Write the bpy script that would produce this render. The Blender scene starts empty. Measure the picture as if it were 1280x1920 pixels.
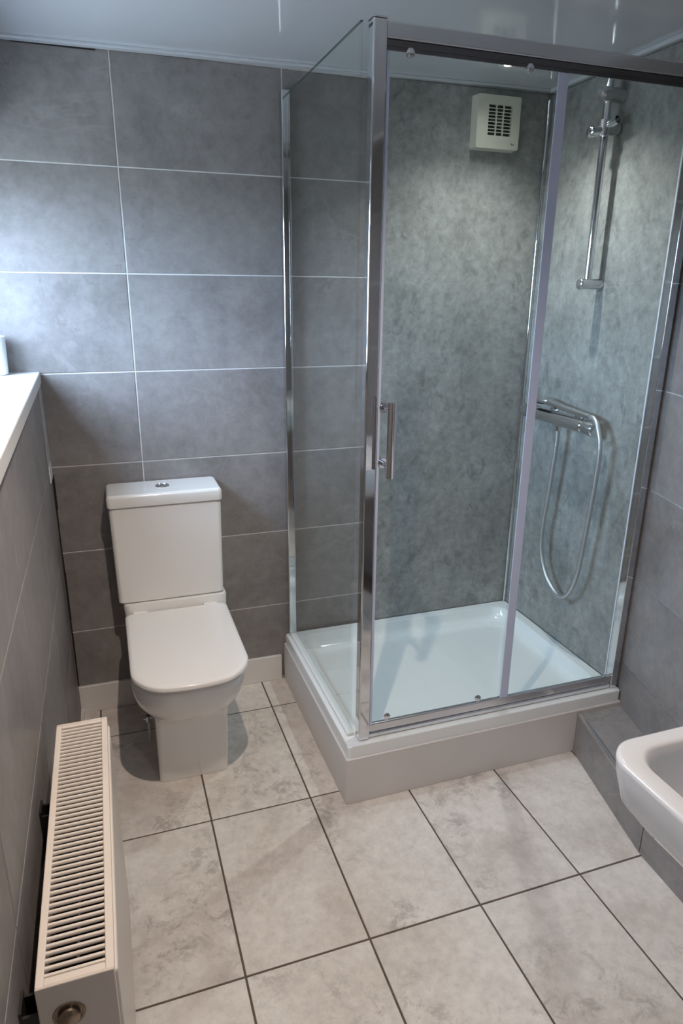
import bpy, bmesh, math, random
from mathutils import Vector, Matrix
random.seed(4)
SC = bpy.context.scene
COL = SC.collection

# ------------------------------------------------------------------ camera
cam_d = bpy.data.cameras.new('camera')
cam = bpy.data.objects.new('camera', cam_d); COL.objects.link(cam)
cam_d.sensor_fit = 'VERTICAL'; cam_d.sensor_height = 36.0
cam_d.lens = 1281.7 * 36.0 / 1920.0
cam_d.clip_start = 0.02
RR, DD, FF = ((0.94577, -0.32470, 0.00965), (-0.09288, -0.29875, -0.94980), (0.31129, 0.89739, -0.31271))
cam.matrix_world = Matrix(((RR[0], -DD[0], -FF[0], -0.0993), (RR[1], -DD[1], -FF[1], -2.3457),
                           (RR[2], -DD[2], -FF[2], 1.4917), (0, 0, 0, 1)))
SC.camera = cam

# ------------------------------------------------------------------ world, lights, exposure
SC.view_settings.view_transform = 'Standard'
SC.view_settings.look = 'None'
SC.view_settings.exposure = 0.06
SC.view_settings.gamma = 1.0
SC.view_settings.use_curve_mapping = False
SC.cycles.use_denoising = True
SC.cycles.max_bounces = 14
SC.cycles.transparent_max_bounces = 24
SC.cycles.glossy_bounces = 6
SC.cycles.diffuse_bounces = 6
SC.cycles.sample_clamp_indirect = 6.0
SC.cycles.caustics_reflective = False
SC.cycles.caustics_refractive = False

world = bpy.data.worlds.new('overcast_sky'); SC.world = world
world.use_nodes = True
wn = world.node_tree; wn.nodes.clear()
wo = wn.nodes.new('ShaderNodeOutputWorld'); wb = wn.nodes.new('ShaderNodeBackground')
wb.inputs['Color'].default_value = (0.56, 0.75, 1.0, 1)
wb.inputs['Strength'].default_value = 36.0
# overcast sky above the horizon, dim grey-green ground below it
wtc = wn.nodes.new('ShaderNodeTexCoord'); wsx = wn.nodes.new('ShaderNodeSeparateXYZ'); wrp = wn.nodes.new('ShaderNodeValToRGB')
wn.links.new(wtc.outputs['Generated'], wsx.inputs[0])
wmr = wn.nodes.new('ShaderNodeMapRange'); wmr.inputs['From Min'].default_value = -1.0
wn.links.new(wsx.outputs['Z'], wmr.inputs['Value']); wn.links.new(wmr.outputs[0], wrp.inputs[0])
we = wrp.color_ramp.elements
we[0].position = .485; we[0].color = (.14, .165, .18, 1); we[1].position = .515; we[1].color = (.56, .74, 1.0, 1)
wn.links.new(wrp.outputs[0], wb.inputs['Color'])
wn.links.new(wb.outputs[0], wo.inputs[0])

WIN = (-0.95, -0.05, 1.262, 1.83)      # y0, y1, z0, z1 of the window opening
pl = bpy.data.lights.new('window_portal', 'AREA'); pl.shape = 'RECTANGLE'
pl.size = WIN[1] - WIN[0]; pl.size_y = WIN[3] - WIN[2]
pl.cycles.is_portal = True
po = bpy.data.objects.new('window_portal', pl); COL.objects.link(po)
po.location = (-0.59, (WIN[0] + WIN[1]) / 2, (WIN[2] + WIN[3]) / 2)
po.rotation_euler = (math.radians(90), 0, math.radians(-90))

def spot(name, loc, power, color, cone=150, blend=0.6, radius=0.012):
    l = bpy.data.lights.new(name, 'SPOT'); l.energy = power; l.color = color
    l.spot_size = math.radians(cone); l.spot_blend = blend; l.shadow_soft_size = radius
    o = bpy.data.objects.new(name, l); COL.objects.link(o); o.location = loc
    return o
ROOM_LIGHT = (0.113, -1.42)
SHOWER_LIGHT = (1.15, -0.375)
CORNER_LIGHT = (1.160, -0.228)
spot('room_spot', (ROOM_LIGHT[0], ROOM_LIGHT[1], 2.115), 72.0, (1.0, 0.83, 0.69), cone=138, blend=1.0)
spot('shower_spot', (SHOWER_LIGHT[0], SHOWER_LIGHT[1], 2.122), 30.0, (0.95, 1.0, 0.98), cone=128, blend=1.0)
spot('corner_spot', (CORNER_LIGHT[0], CORNER_LIGHT[1], 2.128), 1.5, (0.95, 1.0, 0.98), cone=150, blend=1.0)
spot('rear_fill_spot', (0.45, -2.55, 2.10), 9.0, (0.95, 0.95, 1.0))  # added unseen fill lamp, brightens the basin and right wall

# ------------------------------------------------------------------ helpers
WL = {}
def link(name, data, parent=None, origin=None):
    o = bpy.data.objects.new(name, data); COL.objects.link(o)
    org = Vector(origin) if origin is not None else (WL[parent.name] if parent else Vector((0, 0, 0)))
    WL[o.name] = org
    if parent:
        o.parent = parent; o.location = org - WL[parent.name]
    else:
        o.location = org
    return o
def obj(name, bm, mat, parent=None, origin=None, smooth=False, bevel=0, segs=2, auto=None):
    org = Vector(origin) if origin is not None else (WL[parent.name] if parent else Vector((0, 0, 0)))
    bmesh.ops.recalc_face_normals(bm, faces=bm.faces)
    bmesh.ops.translate(bm, verts=bm.verts, vec=-org)
    me = bpy.data.meshes.new(name); bm.to_mesh(me); bm.free()
    me.materials.append(mat)
    o = link(name, me, parent, org)
    if bevel:
        m = o.modifiers.new('bevel', 'BEVEL'); m.width = bevel; m.segments = segs
        m.limit_method = 'ANGLE'; m.angle_limit = math.radians(40)
    if smooth or bevel or auto:
        for p in me.polygons: p.use_smooth = True
        if bevel or auto:
            w = o.modifiers.new('wn', 'WEIGHTED_NORMAL'); w.keep_sharp = True
        me.set_sharp_from_angle(angle=math.radians(auto or 50))
    return o
def thing(name, label, cat, origin, group=None):
    o = link(name, None, None, origin)
    o['label'] = label; o['category'] = cat
    if group: o['group'] = group
    return o
def tag(o, label, cat, group=None):
    o['label'] = label; o['category'] = cat
    if group: o['group'] = group
    return o
def struct(o):
    o['kind'] = 'structure'; return o
def B(): return bmesh.new()
def box(bm, x0, x1, y0, y1, z0, z1):
    vs = [bm.verts.new((x, y, z)) for x in (x0, x1) for y in (y0, y1) for z in (z0, z1)]
    for f in ((0, 1, 3, 2), (4, 6, 7, 5), (0, 4, 5, 1), (2, 3, 7, 6), (0, 2, 6, 4), (1, 5, 7, 3)):
        bm.faces.new([vs[i] for i in f])
    return bm
def mbox(*a):
    return box(B(), *a)
def prism(bm, poly, z0, z1):
    a = [bm.verts.new((x, y, z0)) for x, y in poly]; b = [bm.verts.new((x, y, z1)) for x, y in poly]
    n = len(poly)
    bm.faces.new(a[::-1]); bm.faces.new(b)
    for i in range(n): bm.faces.new((a[i], a[(i + 1) % n], b[(i + 1) % n], b[i]))
    return bm
def loft(bm, loops, cap0=True, cap1=True):
    rings = [[bm.verts.new(p) for p in L] for L in loops]
    n = len(rings[0])
    for r, s in zip(rings, rings[1:]):
        for i in range(n): bm.faces.new((r[i], r[(i + 1) % n], s[(i + 1) % n], s[i]))
    if cap0: bm.faces.new(rings[0][::-1])
    if cap1: bm.faces.new(rings[-1])
    return bm
def basis(d):
    d = Vector(d).normalized(); u = Vector((0, 0, 1)) if abs(d.z) < .9 else Vector((1, 0, 0))
    a = d.cross(u).normalized(); return a, d.cross(a).normalized()
def cyl(bm, p0, p1, r, r1=None, n=24):
    p0, p1 = Vector(p0), Vector(p1); a, b = basis(p1 - p0); r1 = r if r1 is None else r1
    L = [[p + (a * math.cos(t) + b * math.sin(t)) * q for t in [2 * math.pi * i / n for i in range(n)]] for p, q in ((p0, r), (p1, r1))]
    return loft(bm, L)
def lathe(bm, p0, d, prof, n=28):
    p0 = Vector(p0); d = Vector(d).normalized(); a, b = basis(d)
    L = [[p0 + d * h + (a * math.cos(2 * math.pi * i / n) + b * math.sin(2 * math.pi * i / n)) * max(r, 1e-4) for i in range(n)] for h, r in prof]
    return loft(bm, L)
def catmull(pts, step):
    P = [Vector(p) for p in pts]; P = [P[0] * 2 - P[1]] + P + [P[-1] * 2 - P[-2]]; out = []
    for i in range(1, len(P) - 2):
        n = max(2, int((P[i + 1] - P[i]).length / step))
        for k in range(n):
            t = k / n
            out.append(.5 * ((2 * P[i]) + (P[i + 1] - P[i - 1]) * t + (2 * P[i - 1] - 5 * P[i] + 4 * P[i + 1] - P[i + 2]) * t * t
                             + (3 * P[i] - P[i - 1] - 3 * P[i + 1] + P[i + 2]) * t ** 3))
    out.append(P[-2]); return out
def tube(bm, path, rad, n=10):
    loops = []; a = None
    for i, p in enumerate(path):
        d = (path[min(i + 1, len(path) - 1)] - path[max(i - 1, 0)]).normalized()
        if a is None: a, b = basis(d)
        a = (a - d * a.dot(d)).normalized(); b = d.cross(a)
        r = rad(i) if callable(rad) else rad
        loops.append([p + (a * math.cos(2 * math.pi * k / n) + b * math.sin(2 * math.pi * k / n)) * r for k in range(n)])
    return loft(bm, loops)
def rrect(x0, x1, y0, y1, z, rad, n=8, m=6, bow=0.0, zf=None):
    """loop of a rounded rectangle; rad = radii at (x0,y0) (x1,y0) (x1,y1) (x0,y1); bow pushes the y0 side outwards"""
    if not hasattr(rad, '__len__'): rad = (rad,) * 4
    cs = [(x0 + rad[0], y0 + rad[0], 180, rad[0]), (x1 - rad[1], y0 + rad[1], 270, rad[1]),
          (x1 - rad[2], y1 - rad[2], 0, rad[2]), (x0 + rad[3], y1 - rad[3], 90, rad[3])]
    pts = []
    for cx, cy, a0, r in cs:
        for k in range(n + 1):
            t = math.radians(a0 + 90 * k / n); pts.append((cx + r * math.cos(t), cy + r * math.sin(t)))
    out = []
    N = len(pts)
    for i, p in enumerate(pts):
        out.append(p)
        if i % (n + 1) == n:
            q = pts[(i + 1) % N]
            for k in range(1, m): out.append((p[0] + (q[0] - p[0]) * k / m, p[1] + (q[1] - p[1]) * k / m))
    xc, hw = (x0 + x1) / 2, (x1 - x0) / 2
    res = []
    for x, y in out:
        u = (x - xc) / hw; t = max(0, (y1 - y) / (y1 - y0))
        yy = y - bow * (1 - u * u) * t ** 2 + bow * t ** 2 * 0.0
        res.append((x, yy, z if zf is None else zf(x, yy)))
    return res

# ------------------------------------------------------------------ materials
def mat(name):
    m = bpy.data.materials.new(name); m.use_nodes = True
    nt = m.node_tree; b = nt.nodes['Principled BSDF']; return m, nt, b
def plain(name, col, rough=.4, metal=0., coat=0., spec=.5, noise=0.0, nscale=40, bump=0.0, emit=None):
    m, nt, b = mat(name)
    b.inputs['Base Color'].default_value = (*col, 1); b.inputs['Roughness'].default_value = rough
    b.inputs['Metallic'].default_value = metal; b.inputs['Coat Weight'].default_value = coat
    b.inputs['Coat Roughness'].default_value = .03
    b.inputs['Specular IOR Level'].default_value = spec
    tc = nt.nodes.new('ShaderNodeTexCoord'); n = nt.nodes.new('ShaderNodeTexNoise')
    n.inputs['Scale'].default_value = nscale; n.inputs['Detail'].default_value = 4
    nt.links.new(tc.outputs['Object'], n.inputs['Vector'])
    r = nt.nodes.new('ShaderNodeMapRange'); r.inputs['From Min'].default_value = .3; r.inputs['From Max'].default_value = .7
    r.inputs['To Min'].default_value = 1 - noise; r.inputs['To Max'].default_value = 1 + noise * .5
    nt.links.new(n.outputs['Fac'], r.inputs['Value'])
    mx = nt.nodes.new('ShaderNodeVectorMath'); mx.operation = 'SCALE'; mx.inputs[0].default_value = col
    nt.links.new(r.outputs[0], mx.inputs['Scale']); nt.links.new(mx.outputs[0], b.inputs['Base Color'])
    if bump:
        bp = nt.nodes.new('ShaderNodeBump'); bp.inputs['Strength'].default_value = bump; bp.inputs['Distance'].default_value = .002
        nt.links.new(n.outputs['Fac'], bp.inputs['Height']); nt.links.new(bp.outputs[0], b.inputs['Normal'])
    if emit:
        b.inputs['Emission Color'].default_value = (*emit[0], 1); b.inputs['Emission Strength'].default_value = emit[1]
    return m
def coords(nt, rand=True):
    tc = nt.nodes.new('ShaderNodeTexCoord')
    if not rand: return tc.outputs['Object']
    oi = nt.nodes.new('ShaderNodeObjectInfo'); s = nt.nodes.new('ShaderNodeVectorMath'); s.operation = 'SCALE'
    s.inputs[0].default_value = (37.0, 53.0, 71.0); nt.links.new(oi.outputs['Random'], s.inputs['Scale'])
    a = nt.nodes.new('ShaderNodeVectorMath'); nt.links.new(tc.outputs['Object'], a.inputs[0]); nt.links.new(s.outputs[0], a.inputs[1])
    return a.outputs[0]
def noise(nt, vec, scale, detail=6, rough=.55, dist=0., sc=None):
    if sc:
        mp = nt.nodes.new('ShaderNodeVectorMath'); mp.operation = 'MULTIPLY'; mp.inputs[1].default_value = sc
        nt.links.new(vec, mp.inputs[0]); vec = mp.outputs[0]
    n = nt.nodes.new('ShaderNodeTexNoise'); nt.links.new(vec, n.inputs['Vector'])
    n.inputs['Scale'].default_value = scale; n.inputs['Detail'].default_value = detail
    n.inputs['Roughness'].default_value = rough; n.inputs['Distortion'].default_value = dist
    return n.outputs['Fac']
def ramp(nt, fac, stops):
    r = nt.nodes.new('ShaderNodeValToRGB'); nt.links.new(fac, r.inputs[0])
    e = r.color_ramp.elements
    while len(e) < len(stops): e.new(.5)
    for el, (p, c) in zip(e, stops): el.position = p; el.color = (*c, 1)
    return r.outputs[0]
def mixc(nt, fac, a, b, mode='MIX'):
    m = nt.nodes.new('ShaderNodeMix'); m.data_type = 'RGBA'; m.blend_type = mode
    if isinstance(fac, (int, float)): m.inputs[0].default_value = fac
    else: nt.links.new(fac, m.inputs[0])
    for s, v in ((6, a), (7, b)):
        if isinstance(v, tuple): m.inputs[s].default_value = (*v, 1)
        else: nt.links.new(v, m.inputs[s])
    return m.outputs[2]
def g(v): return (v, v, v)

def wall_tile_material():
    m, nt, b = mat('grey_stone_wall_tile'); v = coords(nt)
    base = ramp(nt, noise(nt, v, 3.6, 8, .66, .5), [(.28, (.190, .175, .169)), (.5, (.255, .238, .234)), (.72, (.295, .278, .271))])
    fine = ramp(nt, noise(nt, v, 26, 8, .75, .3), [(.3, g(.80)), (.7, g(1.14))])
    c = mixc(nt, 1, base, fine, 'MULTIPLY')
    # thin veins where a distorted noise crosses its middle value
    n = noise(nt, v, 2.1, 6, .55, 1.4)
    vein = ramp(nt, n, [(.488, g(0)), (.499, g(1)), (.503, g(1)), (.52, g(0))])
    where = ramp(nt, noise(nt, v, 3.7, 2), [(.5, g(0)), (.62, g(1))])
    f = mixc(nt, 1, vein, where, 'MULTIPLY')
    c = mixc(nt, mixc(nt, .25, g(0.), f), c, (.40, .375, .36))
    n2 = noise(nt, v, 2.6, 5, .6, 1.0, sc=(1, 1, 1.3))
    dark = ramp(nt, n2, [(.555, g(0)), (.562, g(1)), (.57, g(0))])
    w2 = ramp(nt, noise(nt, v, 4.5, 2), [(.52, g(0)), (.62, g(1))])
    c = mixc(nt, mixc(nt, .5, g(0.), mixc(nt, 1, dark, w2, 'MULTIPLY')), c, (.13, .115, .11))
    nt.links.new(c, b.inputs['Base Color'])
    b.inputs['Roughness'].default_value = .42; b.inputs['Specular IOR Level'].default_value = .45
    return m
def floor_tile_material():
    m, nt, b = mat('beige_stone_floor_tile'); v = coords(nt)
    base = ramp(nt, noise(nt, v, 4.0, 7, .6, .5), [(.25, (.54, .485, .44)), (.45, (.66, .615, .575)), (.72, (.74, .71, .68))])
    fine = ramp(nt, noise(nt, v, 30, 8, .75), [(.30, g(.82)), (.62, g(1.08))])
    c = mixc(nt, 1, base, fine, 'MULTIPLY')
    # darker worn smudges
    sp = ramp(nt, noise(nt, v, 15, 9, .8, .5), [(.50, g(0)), (.60, g(1))])
    wh = ramp(nt, noise(nt, v, 3.0, 3), [(.43, g(0)), (.58, g(1))])
    c = mixc(nt, mixc(nt, .75, g(0.), mixc(nt, 1, sp, wh, 'MULTIPLY')), c, (.35, .32, .30))
    nt.links.new(c, b.inputs['Base Color'])
    b.inputs['Roughness'].default_value = .48; b.inputs['Specular IOR Level'].default_value = .4
    return m
def wet_panel_material():
    m, nt, b = mat('mottled_concrete_wet_panel'); v = coords(nt, False)
    base = ramp(nt, noise(nt, v, 5.5, 8, .62, .3, sc=(1, 1, .8)), [(.28, (.225, .226, .218)), (.5, (.308, .310, .300)), (.72, (.38, .382, .372))])
    fine = ramp(nt, noise(nt, v, 34, 7, .75, .3), [(.3, g(.66)), (.7, g(1.22))])
    c = mixc(nt, 1, base, fine, 'MULTIPLY')
    sp = ramp(nt, noise(nt, v, 17, 5, .65, .8, sc=(1, 1, .7)), [(.53, g(0)), (.64, g(1))])
    wh = ramp(nt, noise(nt, v, 4.0, 3), [(.42, g(0)), (.56, g(1))])
    c = mixc(nt, mixc(nt, .55, g(0.), mixc(nt, 1, sp, wh, 'MULTIPLY')), c, (.13, .135, .13))
    nt.links.new(c, b.inputs['Base Color'])
    b.inputs['Roughness'].default_value = .32; b.inputs['Specular IOR Level'].default_value = .4
    return m
def glass_material(name, tint, refl=1.0):
    m = bpy.data.materials.new(name); m.use_nodes = True; nt = m.node_tree; nt.nodes.clear()
    o = nt.nodes.new('ShaderNodeOutputMaterial'); mx = nt.nodes.new('ShaderNodeMixShader')
    t = nt.nodes.new('ShaderNodeBsdfTransparent'); gl = nt.nodes.new('ShaderNodeBsdfGlossy')
    t.inputs[0].default_value = (*tint, 1); gl.inputs['Roughness'].default_value = .01
    gl.inputs[0].default_value = (*g(refl), 1)
    fr = nt.nodes.new('ShaderNodeFresnel'); fr.inputs[0].default_value = 1.45
    geo = nt.nodes.new('ShaderNodeNewGeometry'); mth = nt.nodes.new('ShaderNodeMath'); mth.operation = 'MULTIPLY'
    inv = nt.nodes.new('ShaderNodeMath'); inv.operation = 'SUBTRACT'; inv.inputs[0].default_value = 1.0
    nt.links.new(geo.outputs['Backfacing'], inv.inputs[1]); nt.links.new(fr.outputs[0], mth.inputs[0]); nt.links.new(inv.outputs[0], mth.inputs[1])
    nt.links.new(mth.outputs[0], mx.inputs[0]); nt.links.new(t.outputs[0], mx.inputs[1]); nt.links.new(gl.outputs[0], mx.inputs[2])
    nt.links.new(mx.outputs[0], o.inputs[0]); return m

M_TILE = wall_tile_material(); M_FLOOR = floor_tile_material(); M_WET = wet_panel_material()
M_GROUT = plain('pale_wall_grout', (.74, .73, .72), .8, noise=.08)
M_FGROUT = plain('brown_floor_grout', (.115, .088, .07), .85, noise=.2)
M_CEIL = plain('glossy_ceiling_panel', (.60, .63, .67), .10, spec=.7)
M_WHITE = plain('white_paint', (.74, .72, .70), .35, noise=.03, nscale=8)
M_PLINTH = plain('white_plinth_board', (.66, .64, .63), .35, noise=.03, nscale=8)
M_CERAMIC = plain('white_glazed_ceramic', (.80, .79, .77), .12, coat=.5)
M_SEAT = plain('white_plastic_seat', (.82, .80, .79), .16, coat=.3)
M_ACRYL = plain('white_acrylic_tray', (.80, .83, .84), .14, coat=.4)
M_CHROME = plain('polished_chrome', (.74, .75, .77), .06, metal=1.)
M_SATIN = plain('satin_aluminium', (.70, .70, .72), .22, metal=1.)
M_HOSE = plain('ribbed_hose_steel', (.58, .59, .60), .48, metal=1.)
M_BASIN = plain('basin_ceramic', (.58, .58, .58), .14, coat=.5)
M_RAILREFL = plain('dark_rail_reflection', (.16, .155, .16), .25, metal=1.)  # metal darkened to imitate a dark reflection along the rail
M_GLASS = glass_material('clear_shower_glass', (.945, .965, .958))
M_PANE = glass_material('window_glass', (.97, .985, .99))
M_EDGE = plain('green_glass_edge', (.05, .10, .09), .1, spec=.8)
M_SEAL = plain('lilac_plastic_seal', (.58, .64, .84), .25, spec=.7)
M_SEALD = plain('dark_rubber_seal', (.03, .03, .05), .5)
M_RAD = plain('cream_radiator_enamel', (.72, .65, .58), .32, noise=.02)
M_DARK = plain('dark_fins_and_shade', (.05, .035, .028), .7)  # near-black fins and liners, shade put into the colour
M_BLACK = plain('black_bracket_steel', (.012, .010, .010), .45)
M_PLUG = plain('tarnished_brass_plug', (.33, .26, .20), .3, metal=1.)
M_FAN = plain('aged_ivory_plastic', (.62, .60, .50), .4)
M_FDARK = plain('fan_interior_black', (.02, .022, .02), .6)
M_PVC = plain('upvc_sill', (.74, .75, .75), .3)
M_STRIP = plain('grey_trim_plastic', (.42, .45, .48), .35)
M_CAP = plain('pale_trim_cap', (.74, .74, .80), .35)
M_GAP = plain('dark_gap_filler', (.012, .010, .010), .7)
M_MUG = plain('white_mug_glaze', (.86, .88, .9), .2)
M_LENS = plain('lamp_lens', (.9, .9, .9), .3, emit=((1, .93, .85), 12.0))
M_LENSC = plain('shower_lamp_lens', (.9, .9, .9), .3, emit=((.92, 1, 1), 22.0))
M_DOOR = plain('white_door_paint', (.62, .62, .64), .4)
M_HOLE = plain('drain_chrome', (.35, .36, .37), .2, metal=1.)

# ------------------------------------------------------------------ tiled surfaces
def clip(poly, a, b, c):
    """keep a*x+b*y<=c"""
    out = []
    for i in range(len(poly)):
        p, q = poly[i], poly[(i + 1) % len(poly)]
        dp, dq = a * p[0] + b * p[1] - c, a * q[0] + b * q[1] - c
        if dp <= 0: out.append(p)
        if dp * dq < 0:
            t = dp / (dp - dq); out.append((p[0] + (q[0] - p[0]) * t, p[1] + (q[1] - p[1]) * t))
    return out
def inset(poly, d):
    n = len(poly); A = sum(poly[i][0] * poly[(i + 1) % n][1] - poly[(i + 1) % n][0] * poly[i][1] for i in range(n))
    if A < 0: poly = poly[::-1]
    out = []
    for i in range(n):
        p0, p, p1 = Vector(poly[i - 1]), Vector(poly[i]), Vector(poly[(i + 1) % n])
        e0 = (p - p0).normalized(); e1 = (p1 - p).normalized()
        n0 = Vector((-e0.y, e0.x)); n1 = Vector((-e1.y, e1.x))
        s = n0 + n1; k = 1 + n0.dot(n1)
        out.append(tuple(p + s * (d / max(k, .2))))
    return out
TILE_CACHE = {}
def tile(parent, O, U, V, poly, gap, depth, m, cham=.0012, name='tile'):
    """one tile: poly in (u,v) cell coordinates on the plane O+uU+vV; its face lies on the plane, its back `depth` behind it"""
    poly = inset(poly, gap / 2)
    N = U.cross(V)
    cu = sum(p[0] for p in poly) / len(poly); cv = sum(p[1] for p in poly) / len(poly)
    key = (m.name, tuple(round(c, 4) for c in (*U, *V)), tuple((round(p[0] - cu, 4), round(p[1] - cv, 4)) for p in poly))
    c3 = O + U * cu + V * cv
    if key not in TILE_CACHE:
        loc = [(p[0] - cu, p[1] - cv) for p in poly]; inn = inset(loc, cham)
        bm = B()
        loops = [[U * p[0] + V * p[1] - N * depth for p in inset(loc, 0)], [U * p[0] + V * p[1] - N * cham * .7 for p in inset(loc, 0)],
                 [U * p[0] + V * p[1] for p in inn]]
        loft(bm, loops)
        bmesh.ops.recalc_face_normals(bm, faces=bm.faces)
        me = bpy.data.meshes.new(name); bm.to_mesh(me); bm.free(); me.materials.append(m)
        TILE_CACHE[key] = me
    return link(name, TILE_CACHE[key], parent, c3)
def grid(parent, O, U, V, us, vs, gap, depth, m, clips=(), skip=None):
    O, U, V = Vector(O), Vector(U).normalized(), Vector(V).normalized()
    for i in range(len(us) - 1):
        for j in range(len(vs) - 1):
            poly = [(us[i], vs[j]), (us[i + 1], vs[j]), (us[i + 1], vs[j + 1]), (us[i], vs[j + 1])]
            if skip and skip(us[i], us[i + 1], vs[j], vs[j + 1]): continue
            for c in clips:
                if len(poly) > 2: poly = clip(poly, *c)
            if len(poly) < 3: continue
            w = max(p[0] for p in poly) - min(p[0] for p in poly); h = max(p[1] for p in poly) - min(p[1] for p in poly)
            if w < .012 or h < .012: continue
            tile(parent, O, U, V, poly, gap, depth, m)

ZL = [0.3243 + .3 * k for k in range(6)]          # grout levels, back and left wall
def zc(x): return 2.131 + .011 * x                # ceiling height
GD = .002                                          # joint depth
TOP = 2.127
XL, XR = -0.288, 1.488
YR = -2.95

# back wall
wb_ = struct(obj('wall_back', mbox(-.75, 1.62, GD, .12, 0, 2.2), M_GROUT, origin=(0, GD, 0)))
grid(wb_, (0, 0, 0), (1, 0, 0), (0, 0, 1), [-.66, -.504, 0, .504, .80], [.004] + ZL + [TOP], .0037, GD, M_TILE,
     skip=lambda a, b, c, d: b <= -.5 and d < 1.0)
# right wall behind the shower, then the angled tiled wall, then straight past the basin
AX, AY = 1.478, -.712                              # corner where the wall turns
ad = Vector((-.2672, -.9636, 0)); an = Vector((-.9636, .2672, 0))
BX, BY = 1.178, -1.794                             # where it turns straight again
bm = B()
nx, ny = an.x * -.1, an.y * -.1
prism(bm, [(XR, 0), (XR, AY - .02), (1.62, AY - .02), (1.62, 0)], 0, 2.2)
prism(bm, [(AX - an.x * GD, AY - an.y * GD), (BX - an.x * GD, BY - an.y * GD), (BX + .12, BY), (1.62, AY)], 0, 2.2)
prism(bm, [(BX + .001, BY), (BX + .001, YR), (BX + .12, YR), (BX + .12, BY)], 0, 2.2)
wr = struct(obj('wall_right', bm, M_GROUT, origin=(AX, AY, 0)))
ZR = [.298 + .303 * k for k in range(6)]
wlen = math.hypot(BX - AX, BY - AY)
grid(wr, (BX, BY, 0), (-ad).to_tuple(), (0, 0, 1), [0, wlen - .93, wlen - .43, wlen], [.004] + ZR + [TOP], .0037, GD, M_TILE)
grid(wr, (BX, YR, 0), (0, 1, 0), (0, 0, 1), [0, .5, 1.0, YR * -1 + BY], [.004] + ZR + [TOP], .0037, GD, M_TILE) if False else None
grid(wr, (BX, BY, 0), (0, -1, 0), (0, 0, -1), [0, .5, 1.0, BY - YR], [-TOP] + [-z for z in ZR[::-1]] + [-.004], .0037, GD, M_TILE)
# left wall: tiled half wall, reveal, lintel
bm = B()
box(bm, -.58, XL - GD, YR, 0, 0, 1.195)
box(bm, -.58, -.50, WIN[1], 0, 1.195, 2.2); box(bm, -.58, -.50, YR, WIN[0], 1.195, 2.2)
box(bm, -.58, -.50, WIN[0], WIN[1], 1.195, WIN[2] - .03); box(bm, -.58, -.50, WIN[0], WIN[1], WIN[3], 2.2)
box(bm, -.50, -.335, YR, 0, 1.90, 2.2)
box(bm, -.50, -.335, YR, -2.05, 1.195, 1.90)
wl = struct(obj('wall_left', bm, M_GROUT, origin=(XL - GD, 0, 0)))
grid(wl, (XL, 0, 0), (0, -1, 0), (0, 0, -1), [] , [], .0037, GD, M_TILE)
def left_grid(y0, y1, zs, ys):
    us = [y for y in ys]
    grid(wl, (XL, YR, 0), (0, 1, 0), (0, 0, 1), [y - YR for y in ys], zs, .0034, GD, M_TILE)
left_grid(0, 0, [.004] + ZL[:3] + [1.194], [YR, -2.0, -1.5, -1.0, -.5, -.004])
# rear wall with a door
bm = B()
box(bm, -.75, 1.3, YR - .12, YR, 0, 2.2)
wre = struct(obj('wall_rear', bm, plain('grey_rear_wall', (.26, .25, .245), .5), origin=(0, YR, 0)))
d = struct(obj('door_1', mbox(.15, .92, YR + .001, YR + .04, .003, 1.98), M_DOOR, origin=(.5, YR + .02, 0), bevel=.003))
hd = cyl(B(), (.84, YR + .04, 1.0), (.84, YR + .075, 1.0), .01); cyl(hd, (.845, YR + .07, 1.0), (.73, YR + .07, 1.0), .008)
obj('door_handle', hd, M_CHROME, d, auto=50)

# floor
fl = struct(obj('floor', mbox(-.75, 1.7, YR - .1, .1, -.1, -GD), M_FGROUT, origin=(0, 0, -GD)))
xs = [.0807 + .3022 * i for i in range(-2, 6)]; ys = [-1.1961 + .5052 * j for j in range(-4, 4)]
xs[0] = XL; ys[-1] = 0.0; ys[0] = YR
an2 = (-an.x, -an.y)
grid(fl, (0, 0, 0), (1, 0, 0), (0, 1, 0), xs, ys, .0052, GD, M_FLOOR,
     clips=[(-an.x, -an.y, -(an.x * AX + an.y * AY))], skip=lambda a, b, c, d: a > .46 and c > -.70)

# ceiling (glossy boards) with edge trims
def slab(bm, x0, x1, y0, y1, lo, hi):
    vs = [bm.verts.new((x, y, zc(x) + z)) for x in (x0, x1) for y in (y0, y1) for z in (lo, hi)]
    for f in ((0, 1, 3, 2), (4, 6, 7, 5), (0, 4, 5, 1), (2, 3, 7, 6), (0, 2, 6, 4), (1, 5, 7, 3)):
        bm.faces.new([vs[i] for i in f])
    return bm
ce = struct(obj('ceiling', slab(B(), -.75, 1.7, YR - .1, .1, 0, .08), M_CEIL, origin=(.5, -1.2, 2.14)))
struct(obj('trim_1', slab(B(), -.285, 1.478, -.030, -.001, -.008, 0), M_CEIL, bevel=.0015))
struct(obj('trim_2', slab(B(), 1.450, 1.478, -.70, -.031, -.012, 0), M_CEIL, bevel=.0015))
struct(obj('trim_3', mbox(-.255, -.035, -.0025, .004, 2.1185, 2.1275), M_GAP))
struct(obj('trim_4', mbox(XL, .466, -.013, -.0003, 0, .107), M_WHITE, bevel=.002))
struct(obj('trim_5', mbox(XL, XL + .011, -.90, -.0135, 0, .022), M_WHITE, bevel=.001))
bm = B()
for k in range(14):                      # ragged dark gap running down the left corner
    z1 = .90 - k * .058; z0 = z1 - .06
    w = .0035 + .0025 * random.random() + (.003 if k < 2 else 0)
    box(bm, XL - .001, XL + w, -.0022, .001, max(z0, .11), z1)
struct(obj('trim_6', bm, M_GAP))
ts = struct(obj('trim_7', mbox(XL - .001, XL + .0025, -.082, -.0008, .948, 1.192), M_STRIP))
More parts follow.
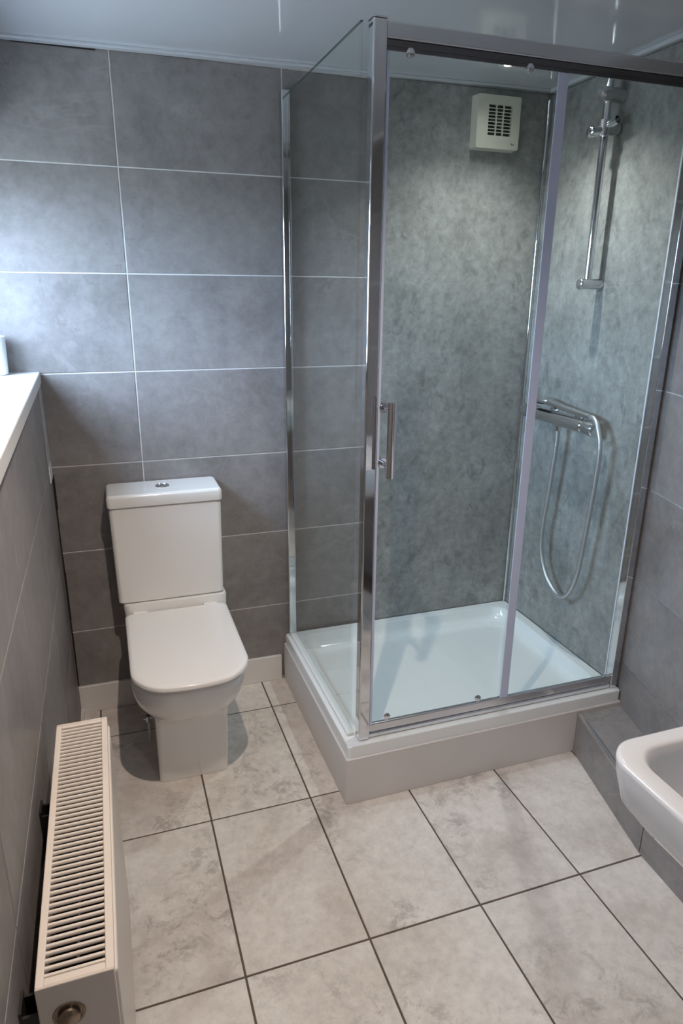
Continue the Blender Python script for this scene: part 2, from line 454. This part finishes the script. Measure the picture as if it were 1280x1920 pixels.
obj('strip_end_cap', mbox(XL - .001, XL + .0035, -.082, -.0008, .893, .9475), M_CAP, ts)

# window in the outer wall
ym, yh = (WIN[0] + WIN[1]) / 2, .045
bm = B()
box(bm, -.565, -.505, WIN[0], WIN[1], WIN[2], WIN[2] + .05); box(bm, -.565, -.505, WIN[0], WIN[1], WIN[3] - .05, WIN[3])
for y0, y1 in ((WIN[0], WIN[0] + .05), (ym - .03, ym + .03), (WIN[1] - .05, WIN[1])):
    box(bm, -.565, -.505, y0, y1, WIN[2] + .05, WIN[3] - .05)
w = struct(obj('window_1', bm, M_PVC, origin=(-.535, ym, WIN[2])))
for y0, y1 in ((WIN[0] + .05, ym - .03), (ym + .03, WIN[1] - .05)):
    obj('pane', mbox(-.538, -.532, y0, y1, WIN[2] + .05, WIN[3] - .05), M_PANE, w, origin=(-.535, (y0 + y1) / 2, 1.5))

# sill board, slightly out of line with the wall
sill = obj('window_sill', prism(B(), [(-.499, -.001), (-.283, -.001), (-.262, -1.30), (-.255, -2.04), (-.499, -2.04)], 1.1965, 1.232), M_PVC, origin=(-.45, -1, 1.196), bevel=.003)
tag(sill, 'wide glossy white window sill board on top of the tiled half wall at the left', 'window sill')

# mug on the sill
mug = thing('mug', 'plain white cup at the far end of the white sill, cut by the photo edge', 'mug', (-.400, -.055, 1.232))
lathe_prof = [(0, .030), (.003, .034), (.10, .037), (.112, .038), (.112, .035), (.10, .034), (.01, .030), (.008, .002)]
obj('cup_body', lathe(B(), (-.400, -.055, 1.232), (0, 0, 1), lathe_prof, 32), M_MUG, mug, auto=50)
obj('handle', tube(B(), catmull([(-0.437, -.055, 1.315), (-0.460, -.055, 1.318), (-0.472, -.055, 1.29), (-0.460, -.055, 1.262), (-0.435, -.055, 1.262)], .004), .005, 10), M_MUG, mug, smooth=True)

# ------------------------------------------------------------------ shower: panels on the wall
p1 = obj('wet_wall_panel', mbox(.80, 1.4775, -.010, -.0005, .2, 2.132), M_WET, origin=(1.1, -.005, .2))
tag(p1, 'mottled grey concrete-look wet wall board behind the tray, carrying the extractor fan', 'wall panel', 'grey shower wall boards')
p2 = obj('wet_wall_panel', mbox(1.468, 1.4875, -.665, -.0105, .2, 2.132), M_WET, origin=(1.478, -.3, .2))
tag(p2, 'mottled grey concrete-look wet wall board at the right, carrying the riser rail and mixer', 'wall panel', 'grey shower wall boards')
ct = obj('corner_trim', mbox(1.454, 1.468, -.024, -.010, .2, 2.118), M_CHROME, origin=(1.46, -.02, .2), bevel=.004)
tag(ct, 'slim chrome strip up the inner corner between the two grey shower boards', 'trim strip')
et = obj('edge_trim', mbox(1.463, 1.4875, -.672, -.6655, .2, 2.118), M_CAP, origin=(1.47, -.668, .2), bevel=.001)
tag(et, 'thin pale strip closing the front edge of the right grey shower board', 'trim strip')

# ------------------------------------------------------------------ plinth and tray
pl_ = thing('shower_plinth', 'low white painted board plinth under the shower tray', 'plinth', (.9, -.38, 0))
obj('front_board', mbox(.476, 1.475, -.757, -.742, 0, .160), M_PLINTH, pl_, bevel=.0015)
obj('side_board', mbox(.476, .491, -.7415, -.0135, 0, .160), M_PLINTH, pl_, bevel=.0015)
TX0, TX1, TY0, TY1 = .482, 1.4675, -.750, -.0105
bm = B()
rc = .012
loops = [rrect(TX0, TX1, TY0, TY1, .1605, rc), rrect(TX0, TX1, TY0, TY1, .196, rc), rrect(TX0 + .003, TX1 - .003, TY0 + .003, TY1 - .003, .1995, rc),
         rrect(TX0 + .050, TX1 - .036, TY0 + .062, TY1 - .036, .2000, .05), rrect(TX0 + .055, TX1 - .041, TY0 + .067, TY1 - .041, .198, .05),
         rrect(TX0 + .062, TX1 - .048, TY0 + .075, TY1 - .050, .170, .055), rrect(TX0 + .072, TX1 - .058, TY0 + .086, TY1 - .062, .1530, .06),
         rrect(TX0 + .090, TX1 - .078, TY0 + .105, TY1 - .082, .1485, .06), rrect(TX0 + .3, TX1 - .3, TY0 + .3, TY1 - .3, .146, .05)]
loft(bm, loops, cap0=False)
tray = obj('shower_tray', bm, M_ACRYL, origin=(.97, -.38, .16), smooth=True, auto=45)
tag(tray, 'glossy white rectangular shower tray set on the white plinth', 'shower tray')
# ------------------------------------------------------------------ enclosure
en = thing('shower_enclosure', 'chrome framed glass shower enclosure standing on the white tray', 'shower enclosure', (.95, -.4, .2))
YF = -.733; ZB = .2; ZT = 2.045
bm = B(); box(bm, .522, .556, YF, YF + .034, ZB, ZT)
post = obj('corner_post', bm, M_CHROME, en, bevel=.004, segs=3)
obj('post_cap', mbox(.5215, .5565, YF - .0005, YF + .0345, ZT + .0002, ZT + .004), M_SATIN, post, bevel=.001)
obj('wall_profile', mbox(.494, .522, -.036, -.0005, ZB, 2.062), M_CHROME, en, bevel=.003)
bm = B(); box(bm, 1.4375, 1.4625, -.7305, -.700, ZB, ZT); box(bm, 1.4625, 1.4770, -.7250, -.674, ZB, ZT)
obj('wall_profile', bm, M_CHROME, en, bevel=.002)
# side fixed pane with profile at its foot
sp = obj('side_pane', mbox(.505, .511, YF + .0342, -.0365, ZB + .012, ZT), M_GLASS, en)
obj('top_edge', mbox(.5048, .5112, YF + .0344, -.0365, ZT + .0002, ZT + .0012), M_EDGE, sp)
bm = B(); box(bm, .498, .519, YF + .0345, -.0365, ZB + .0003, ZB + .0118)
obj('bottom_profile', bm, M_ACRYL, en, bevel=.002)
# rails
tr = obj('top_rail', mbox(.5565, 1.4372, YF + .003, YF + .030, 2.010, ZT - .002), M_SATIN, en, bevel=.004, segs=3)
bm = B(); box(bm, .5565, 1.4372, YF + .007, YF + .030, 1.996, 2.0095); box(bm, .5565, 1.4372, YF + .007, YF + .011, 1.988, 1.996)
obj('lower_rail_reflection', bm, M_RAILREFL, tr, bevel=.001)  # lower rail strip, its dark reflection put into the colour
bm = B(); box(bm, .5565, 1.4372, YF + .006, YF + .030, ZB + .0003, ZB + .016); box(bm, .5565, 1.4372, YF + .010, YF + .024, ZB + .016, ZB + .045)
obj('bottom_rail', bm, M_SATIN, en, bevel=.003)
# fixed pane (right) and its seal
fp = obj('fixed_pane', mbox(1.012, 1.4372, YF + .0245, YF + .0295, ZB + .040, 2.0), M_GLASS, en)
obj('edge_seal', mbox(1.036, 1.041, YF + .0205, YF + .0244, ZB + .046, 1.997), M_SEALD, fp)
# sliding door
dr = obj('sliding_door', mbox(.5635, 1.034, YF + .012, YF + .0175, ZB + .046, 1.9875), M_GLASS, en)
obj('edge_seal', mbox(1.006, 1.035, YF + .009, YF + .0118, ZB + .046, 1.9875), M_SEAL, dr, bevel=.001)
obj('edge_seal', mbox(.5575, .5655, YF + .006, YF + .0195, ZB + .046, 1.9875), M_SEAL, dr, bevel=.001)
bm = B(); hx, hy = .575, YF - .050
cyl(bm, (hx, hy, 1.026), (hx, hy, 1.220), .0125)
for z in (1.052, 1.198):
    cyl(bm, (hx, YF + .0115, z), (hx, hy, z), .0065); cyl(bm, (hx, YF + .0115, z), (hx, YF + .004, z), .0135)
h = obj('door_handle', bm, M_CHROME, dr, auto=50)
for z in (1.052, 1.198):
    obj('knob', lathe(B(), (hx - .001, YF + .018, z), (0, 1, 0), [(0, .012), (.008, .012), (.012, .009), (.013, .001)]), M_CHROME, h, auto=50)
for x in (.615, .925):
    for z, s in ((.262, 1), (1.988, -1)):
        obj('roller', lathe(B(), (x, YF + .0115, z), (0, -1, 0), [(0, .0105), (.004, .0105), (.006, .007), (.0065, .001)]), M_CHROME, dr, auto=45)

# ------------------------------------------------------------------ riser rail, mixer, hose, handset
WX = 1.468
rr = thing('riser_rail', 'vertical chrome shower riser rail fixed to the right grey board', 'shower rail', (WX, -.39, 1.5))
BXr = 1.415
obj('rail', cyl(B(), (BXr, -.39, 1.512), (BXr, -.39, 2.115), .0115), M_CHROME, rr, auto=50)
bm = cyl(B(), (WX - .0005, -.39, 1.508), (1.388, -.39, 1.508), .0170)
lathe(bm, (1.388, -.39, 1.508), (-1, 0, 0), [(0, .0170), (.004, .0155), (.006, .010), (.0062, .001)])
obj('wall_bracket', bm, M_SATIN, rr, auto=50)
bm = cyl(B(), (WX - .0005, -.39, 2.048), (1.392, -.39, 2.048), .021)
obj('wall_bracket', bm, M_SATIN, rr, auto=50)
kb = cyl(B(), (1.395, -.39, 2.048), (1.375, -.395, 2.052), .008)
obj('knob', kb, M_CHROME, rr, auto=50)
bm = cyl(B(), (BXr, -.39, 1.935), (BXr, -.39, 1.980), .021); cyl(bm, (BXr + .01, -.39, 1.956), (BXr + .045, -.39, 1.960), .018)
cyl(bm, (BXr, -.39, 1.953), (1.378, -.385, 1.947), .014)
hs = obj('handset_slider', bm, M_SATIN, rr, auto=50)
obj('knob', lathe(B(), (1.379, -.385, 1.947), (-1, .1, -.1), [(0, .015), (.012, .017), (.016, .013), (.017, .001)]), M_CHROME, hs, auto=50)
obj('cradle', lathe(B(), (BXr, -.39 - .02, 1.965), (0.2, -1, .3), [(0, .011), (.03, .014), (.03, .011), (.004, .008)]), M_CHROME, hs, auto=50)

mx = thing('shower_mixer', 'horizontal chrome bar shower mixer on the right grey board below the riser rail', 'shower mixer', (WX, -.29, 1.05))
MX, MZ = 1.418, 1.052
obj('mixer_body', lathe(B(), (MX, -.16, MZ), (0, -1, 0), [(0, .019), (.006, .0235), (.288, .0235), (.296, .019), (.296, .001)]), M_CHROME, mx, auto=50)
for y0, s in ((-.158, 1), (-.4585, -1)):
    obj('knob', lathe(B(), (MX, y0, MZ), (0, s, 0), [(0, .016), (.006, .016), (.007, .0245), (.050, .0255), (.056, .021), (.057, .001)]), M_CHROME, mx, auto=50)
for y in (-.225, -.375):
    obj('wall_elbow', lathe(B(), (WX - .0005, y, MZ), (-1, 0, 0), [(0, .030), (.006, .030), (.010, .018), (.05, .017)]), M_CHROME, mx, auto=50)
obj('outlet', cyl(B(), (MX, -.318, MZ - .02), (MX, -.318, MZ - .040), .010), M_CHROME, mx, auto=50)

hs_ = thing('hand_shower', 'flat chrome hand shower laid on top of the bar mixer', 'hand shower', (MX, -.3, 1.08))
def slabpath(stations):
    bm = B(); loops = []
    for x, y, z, w, t in stations:
        L = rrect(-w / 2, w / 2, -t / 2, t / 2, 0, min(w, t) * .35, n=4, m=2)
        loops.append([(x + a, y, z + b) for a, b, _ in L])
    return loft(bm, loops)
obj('spray_head', slabpath([(1.415, -.155, 1.106, .04, .012), (1.415, -.160, 1.107, .054, .016), (1.415, -.245, 1.107, .054, .016), (1.415, -.262, 1.107, .034, .016)]), M_SATIN, hs_, auto=50)
obj('handle', slabpath([(1.415, -.262, 1.107, .030, .017), (1.417, -.35, 1.096, .024, .018), (1.42, -.44, 1.090, .020, .019), (1.421, -.479, 1.088, .018, .018)]), M_CHROME, hs_, auto=50)
obj('spray_face', mbox(1.393, 1.437, -.240, -.170, 1.0942, 1.0986), M_FDARK, hs_, bevel=.002)

path = catmull([(MX, -.318, 1.012), (1.419, -.318, .96), (1.42, -.305, .80), (1.42, -.288, .62), (1.42, -.300, .53), (1.42, -.345, .455), (1.419, -.42, .415),
                (1.418, -.475, .440), (1.417, -.515, .53), (1.415, -.535, .68), (1.413, -.553, .88), (1.412, -.555, 1.0), (1.414, -.530, 1.062), (1.42, -.500, 1.086), (1.421, -.480, 1.088)], .0030)
N = len(path)
hose = obj('shower_hose', tube(B(), path, lambda i: .0074 if i % 2 else .0083, 10), M_HOSE, origin=(1.42, -.4, .4), smooth=True)
tag(hose, 'ribbed chrome hose hanging in a long loop below the bar mixer', 'hose')

# ------------------------------------------------------------------ extractor fan
fan = thing('extractor_fan', 'square ivory plastic extractor fan high on the back shower board', 'extractor fan', (1.245, -.01, 2.025))
fx0, fx1, fz0, fz1 = 1.163, 1.327, 1.945, 2.106
gx0, gx1, gz0, gz1 = 1.205, 1.295, 1.985, 2.077
bm = B()
y0, y1 = -.0505, -.0102
loft(bm, [rrect(fx0 - .002, fx1 + .002, fz0 - .002, fz1 + .002, 0, .006), rrect(fx0, fx1, fz0, fz1, 0, .006), rrect(gx0, gx1, gz0, gz1, 0, .001), rrect(gx0, gx1, gz0, gz1, 0, .001)], cap0=True, cap1=False)
V = list(bm.verts); n = len(V) // 4
for i, v in enumerate(V):
    x, z = v.co.x, v.co.y; k = i // n
    v.co = (x, (y1, y0, y0, y0 + .014)[k], z)
obj('housing', bm, M_FAN, fan, auto=40)
obj('fan_recess', mbox(gx0 - .001, gx1 + .001, y0 + .012, y0 + .015, gz0 - .001, gz1 + .001), M_FDARK, fan)
bm = lathe(B(), (1.25, y0 + .012, 2.031), (0, -1, 0), [(0, .018), (.004, .017), (.006, .001)])
for k in range(6):
    t = k * math.pi / 3; cyl(bm, (1.25, y0 + .010, 2.031), (1.25 + .035 * math.cos(t), y0 + .010, 2.031 + .035 * math.sin(t)), .004, .006, 6)
obj('fan_blades', bm, plain('grey_fan_blade', (.09, .095, .085), .5), fan)
pz = (gz1 - gz0) / 9
for k in range(1, 9):
    obj('slat', mbox(gx0, gx1, y0 + .0005, y0 + .006, gz0 + k * pz - .0011, gz0 + k * pz + .0011), M_FAN, fan, origin=(1.25, y0, gz0 + k * pz))
for f in (.34, .64):
    x = gx0 + (gx1 - gx0) * f
    obj('grille_bar', mbox(x - .0018, x + .0018, y0 + .0002, y0 + .007, gz0, gz1), M_FAN, fan)
bg = mbox(1.298, 1.302, y0 - .0012, y0 - .0001, 1.958, 1.966)
box(bg, 1.304, 1.310, y0 - .0010, y0 - .0001, 1.959, 1.963)
obj('badge', bg, plain('badge_grey', (.22, .22, .2), .4), fan)

# ------------------------------------------------------------------ ceiling downlights
for (x, y), lens, lab in ((SHOWER_LIGHT, M_LENSC, 'small white recessed downlight over the middle of the tray, hidden behind the top rail'),
                          (CORNER_LIGHT, M_LENSC, 'small white recessed downlight close to the extractor fan'),
          (ROOM_LIGHT, M_LENS, 'small recessed ceiling downlight over the middle of the floor, outside the picture'),
                          ((.45, -2.55), M_LENS, 'added fill lamp in the ceiling near the door, outside the picture')):
    z = zc(x)
    t = thing('downlight', lab, 'ceiling light', (x, y, z), 'recessed ceiling downlights')
    obj('bezel', lathe(B(), (x, y, z - .0003), (0, 0, -1), [(0, .030), (.003, .029), (.003, .014), (.0015, .013)]), M_WHITE, t, auto=40)
    obj('lens', lathe(B(), (x, y, z - .002), (0, 0, -1), [(0, .012), (.0022, .011), (.003, .001)]), lens, t, auto=60)

# ------------------------------------------------------------------ tiled pipe boxing at the right
bx = [(1.2925, -.7575), (1.190, -1.190), (1.181, -1.358), (1.174, -1.79), (1.17804, -1.794), (1.4755, -.7245), (1.4755, -.7575)]
e1 = Vector((1.190 - 1.2925, -1.190 + .7575, 0)).normalized()
core = [(1.2945, -.7580), (1.192, -1.190), (1.183, -1.358), (1.176, -1.788), (1.1777, -1.7935), (1.4750, -.7260), (1.4750, -.7580)]
core = [(1.2950, -.7580), (1.1925, -1.190), (1.1835, -1.358), (1.1790, -1.70), (1.1990, -1.70), (1.4640, -.7580)]
box_o = obj('pipe_boxing', prism(B(), core, .0005, .148), M_GROUT, origin=(1.3, -1.0, 0))
tag(box_o, 'low grey tiled pipe boxing along the right wall, running from plinth to under the basin', 'boxing')
def face_tile(p, q, z0, z1):
    p, q = Vector((*p, 0)), Vector((*q, 0)); U = (q - p); L = U.length; U.normalize()
    tile(box_o, p, U, Vector((0, 0, 1)), [(0, z0), (L, z0), (L, z1), (0, z1)], .003, GD, M_TILE)
face_tile((1.1900, -1.190), (1.2928, -.7580), .002, .146)
face_tile((1.1810, -1.358), (1.1900, -1.190), .002, .146)
face_tile((1.1765, -1.70), (1.1810, -1.358), .002, .146)
tile(box_o, Vector((0, 0, .150)), Vector((1, 0, 0)), Vector((0, 1, 0)), [(1.302, -.758), (1.1995, -1.190), (1.345, -1.190), (1.464, -.758)][::-1], .002, GD, M_TILE)
tile(box_o, Vector((0, 0, .150)), Vector((1, 0, 0)), Vector((0, 1, 0)), [(1.1995, -1.190), (1.189, -1.70), (1.200, -1.70), (1.345, -1.190)][::-1], .002, GD, M_TILE)
bm = B()
for a, b_ in (((1.2948, -.7580), (1.1922, -1.190)), ((1.1922, -1.190), (1.1832, -1.358)), ((1.1832, -1.358), (1.1790, -1.70))):
    a3, b3 = Vector((*a, .1455)), Vector((*b_, .1455))
    cyl(bm, a3 + Vector((.003, 0, 0)), b3 + Vector((.003, 0, 0)),   .0088, n=14)
obj('edge_trim', bm, M_SATIN, box_o, smooth=True)['label'] = 'shiny rounded metal tile edging'

# ------------------------------------------------------------------ toilet
TCX = .060
tl = thing('toilet', 'white close-coupled toilet with closed square lid against the tiled back wall', 'toilet', (TCX, -.3, 0))
bm = B()
def D(hw, yf, z, rf, bow, yb=-.012, rb=.01): return rrect(TCX - hw, TCX + hw, yf + bow, yb, z, (rf, rf, rb, rb), n=10, m=8, bow=bow)
secs = [(.108, -.484, 0.001, .014, .002), (.108, -.486, .01, .014, .002), (.108, -.515, .14, .014, .004), (.108, -.540, .235, .016, .008), (.109, -.553, .264, .018, .012),
        (.114, -.568, .272, .04, .02), (.129, -.586, .284, .07, .025), (.145, -.606, .303, .085, .03), (.156, -.624, .330, .09, .03), (.162, -.640, .365, .09, .03), (.164, -.648, .400, .09, .03), (.161, -.645, .412, .09, .03), (.154, -.638, .4185, .085, .03)]
loft(bm, [D(h, y, z, r, b) for h, y, z, r, b in secs])
obj('pan', bm, M_CERAMIC, tl, auto=60)
bm = B()
loft(bm, [rrect(TCX - .162, TCX + .176, -.170, -.006, .4215, .02), rrect(TCX - .166, TCX + .179, -.165, -.006, .470, .02), rrect(TCX - .163, TCX + .176, -.162, -.008, .4755, .02)])
obj('pan_deck', bm, M_CERAMIC, tl, auto=50)
bm = B()
loft(bm, [rrect(-.116, .228, -.150, -.008, .478, .014), rrect(-.119, .230, -.155, -.006, .484, .014), rrect(-.123, .235, -.158, -.006, .802, .014), rrect(-.120, .232, -.155, -.006, .811, .014)])
obj('cistern_tank', bm, M_CERAMIC, tl, auto=50)
bm = B()
loft(bm, [rrect(-.123, .234, -.160, -.004, .8135, .012), rrect(-.127, .238, -.165, -.004, .818, .012), rrect(-.1275, .2385, -.166, -.004, .846, .012), rrect(-.124, .235, -.162, -.006, .8545, .012), rrect(-.118, .229, -.156, -.010, .8572, .010)])
ld = obj('cistern_lid', bm, M_CERAMIC, tl, auto=60)
bm = lathe(B(), (.053, -.082, .857), (0, 0, 1), [(0, .023), (.003, .022), (.004, .018), (.002, .0165), (.002, .001)])
obj('flush_button', bm, M_SATIN, ld, auto=40)
obj('button_half', mbox(.0524, .0536, -.098, -.066, .8585, .8600), M_FDARK, ld)
def LID(dx, yf, z, r): return rrect(TCX + .003 - .168 + dx, TCX + .003 + .168 - dx, yf + .032 + dx, -.178 - dx, z, (r, r, .022, .022), n=12, m=8, bow=.032)
bm = loft(B(), [LID(.010, -.664, .4225, .082), LID(.006, -.664, .4245, .085), LID(.006, -.664, .4330, .085), LID(.010, -.664, .4345, .082)])
obj('seat_ring', bm, M_SEAT, tl, auto=50)
bm = loft(B(), [LID(.004, -.672, .4360, .084), LID(.000, -.674, .4385, .088), LID(.000, -.674, .4470, .088), LID(.003, -.673, .4510, .086), LID(.012, -.668, .4535, .08), LID(.06, -.65, .4550, .06)])
obj('seat_lid', bm, M_SEAT, tl, auto=60)
for x in (-.055, .178): obj('hinge', cyl(B(), (x - .022, -.1745, .4455), (x + .022, -.1745, .4455), .0075, n=16), M_SEAT, tl, auto=50)
pv = thing('isolation_valve', 'small chrome valve on the pipe tucked behind the left side of the toilet foot', 'valve', (-.075, -.26, 0))
bm = cyl(B(), (-.062, -.25, .0), (-.062, -.25, .075), .0045); obj('pipe', bm, M_WHITE, pv, auto=50)
bm = cyl(B(), (-.062, -.25, .0755), (-.062, -.25, .098), .008); cyl(bm, (-.078, -.25, .088), (-.049, -.25, .088), .005)
obj('valve_body', bm, M_CHROME, pv, auto=50)

# ------------------------------------------------------------------ radiator
RX0, RX1, RY0, RY1, RZ0, RZ1 = -.262, -.160, -1.586, -.984, .10, .60
ra = thing('radiator', 'cream double panel radiator with slotted top grille, end-on at the left wall', 'radiator', (-.21, -1.28, .10))
bm = B()
box(bm, RX0 + .004, RX0 + .012, RY0 + .004, RY1 - .004, RZ0, RZ1 - .010)
obj('back_panel', bm, M_RAD, ra, bevel=.002)
bm = mbox(RX1 - .012, RX1 + .004, RY0 + .006, RY1 - .006, RZ0, RZ1 - .014)
fpn = obj('front_panel', bm, M_RAD, ra, bevel=.005, segs=3)
gX0, gX1 = RX0 + .011, RX1 - .012
bm = B()
box(bm, RX0, gX0, RY0, RY1, RZ1 - .016, RZ1); box(bm, gX1, RX1, RY0, RY1, RZ1 - .016, RZ1)
box(bm, gX0, gX1, RY0, RY0 + .012, RZ1 - .016, RZ1); box(bm, gX0, gX1, RY1 - .010, RY1, RZ1 - .016, RZ1)
gr = obj('top_grille', bm, M_RAD, ra, bevel=.0015)
NS = 49; ya, yb = RY0 + .012, RY1 - .010; pitch = (yb - ya) / NS
me = None
for k in range(NS):
    yc = ya + (k + .5) * pitch
    if me is None:
        s = obj('slat', loft(B(), [[(x, yc + dy, RZ1 - .0035 + dz) for dy, dz in ((-.0028, -.0035), (-.0030, -.001), (-.0018, .0008), (.0018, .0008), (.0030, -.001), (.0028, -.0035))] for x in (gX0, gX1)]), M_RAD, gr, origin=(-.21, yc, RZ1), smooth=True)
        me = s.data
    else: link('slat', me, gr, (-.21, yc, RZ1))
bm = B()
for k in range(24):
    y = RY0 + .02 + k * .0245
    box(bm, gX0 + .006, gX1 - .006, y, y + .003, RZ0 + .02, RZ1 - .022)
box(bm, (RX0 + RX1) / 2 - .002, (RX0 + RX1) / 2 + .002, RY0 + .01, RY1 - .01, RZ0 + .02, RZ1 - .03)
box(bm, gX0 + .002, gX0 + .0035, RY0 + .006, RY1 - .006, RZ0 + .02, RZ1 - .0165)  # dark liners painting the shade behind the grille slots
box(bm, gX1 - .0035, gX1 - .002, RY0 + .006, RY1 - .006, RZ0 + .02, RZ1 - .0165)
obj('fins_and_shade_liners', bm, M_DARK, ra)
for y0, y1 in ((RY0 - .004, RY0 - .0002), (RY1 + .0002, RY1 + .004)):
    bm = mbox(RX0, RX1, y0, y1, RZ0 + .01, RZ1 + .001)
    sd = obj('side_panel', bm, M_RAD, ra, bevel=.0025)
    if y0 < -1.5:
        px, pz_ = -.224, .543
        bmp = lathe(B(), (px, y0 - .0003, pz_), (0, -1, 0), [(0, .0215), (.0015, .021), (.0015, .0175), (.0005, .017), (.0005, .015), (.007, .0145), (.010, .011), (.0105, .001)], 8 * 4)
        obj('air_vent_plug', bmp, M_PLUG, sd, auto=40)
for yb_ in (-1.17, -1.562):
    bm = B()
    box(bm, XL + .0003, XL + .004, yb_ - .018, yb_ + .018, .43, .555); box(bm, XL + .004, RX0 + .0035, yb_ - .018, yb_ - .014, .43, .545)
    box(bm, XL + .004, RX0 + .0035, yb_ + .014, yb_ + .018, .43, .545)
    br = obj('wall_bracket', bm, M_BLACK, ra)
    obj('screw', lathe(B(), (XL + .004, yb_, .52), (1, 0, 0), [(0, .006), (.002, .005), (.003, .001)], 12), M_PLUG, br)
    obj('screw', lathe(B(), (XL + .004, yb_, .47), (1, 0, 0), [(0, .006), (.002, .005), (.003, .001)], 12), M_PLUG, br)
# feed pipes hold it to the floor
bm = cyl(B(), (-.21, -1.03, 0), (-.21, -1.03, .102), .0075); 
obj('feed_pipe', bm, M_WHITE, ra, auto=50)
bm = cyl(B(), (-.21, -1.54, 0), (-.21, -1.54, .102), .0075)
obj('feed_pipe', bm, M_WHITE, ra, auto=50)

# ------------------------------------------------------------------ basin
ba = thing('basin', 'white ceramic wash basin on the right wall, cut by the right photo edge', 'basin', (1.178, -1.9, .65))
SX0, SX1, SY1, SY0 = .600, 1.1775, -1.608, -2.20
def R4(dx, dyf, z, r, dback=0): return rrect(SX0 + dx, SX1 - dback, SY0 + dyf, SY1 - dyf, z, (r, .012 if not dback else r, .012 if not dback else r, r), n=10, m=8)
outer = [R4(.20, .15, .640, .07), R4(.10, .06, .652, .07), R4(.045, .022, .68, .065), R4(.014, .006, .72, .06), R4(.004, .001, .765, .058), R4(.0, .0, .790, .058), R4(.001, .001, .797, .057), R4(.006, .006, .800, .054)]
inner = [R4(.032, .027, .799, .05, .15), R4(.038, .033, .795, .05, .155), R4(.043, .038, .780, .05, .16), R4(.052, .048, .72, .06, .165), R4(.08, .075, .675, .07, .18), R4(.14, .13, .665, .07, .21), R4(.22, .2, .662, .05, .25)]
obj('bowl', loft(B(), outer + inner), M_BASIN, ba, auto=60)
bm = cyl(B(), (1.09, -1.91, .7985), (1.09, -1.91, .90), .021); cyl(bm, (1.09, -1.91, .875), (.975, -1.91, .86), .014, .011)
box(bm, 1.05, 1.11, -1.918, -1.902, .905, .915)
tp = obj('basin_tap', bm, M_CHROME, None, origin=(1.09, -1.91, .80), auto=50)
tag(tp, 'chrome single lever tap standing on the back ledge of the basin', 'tap')
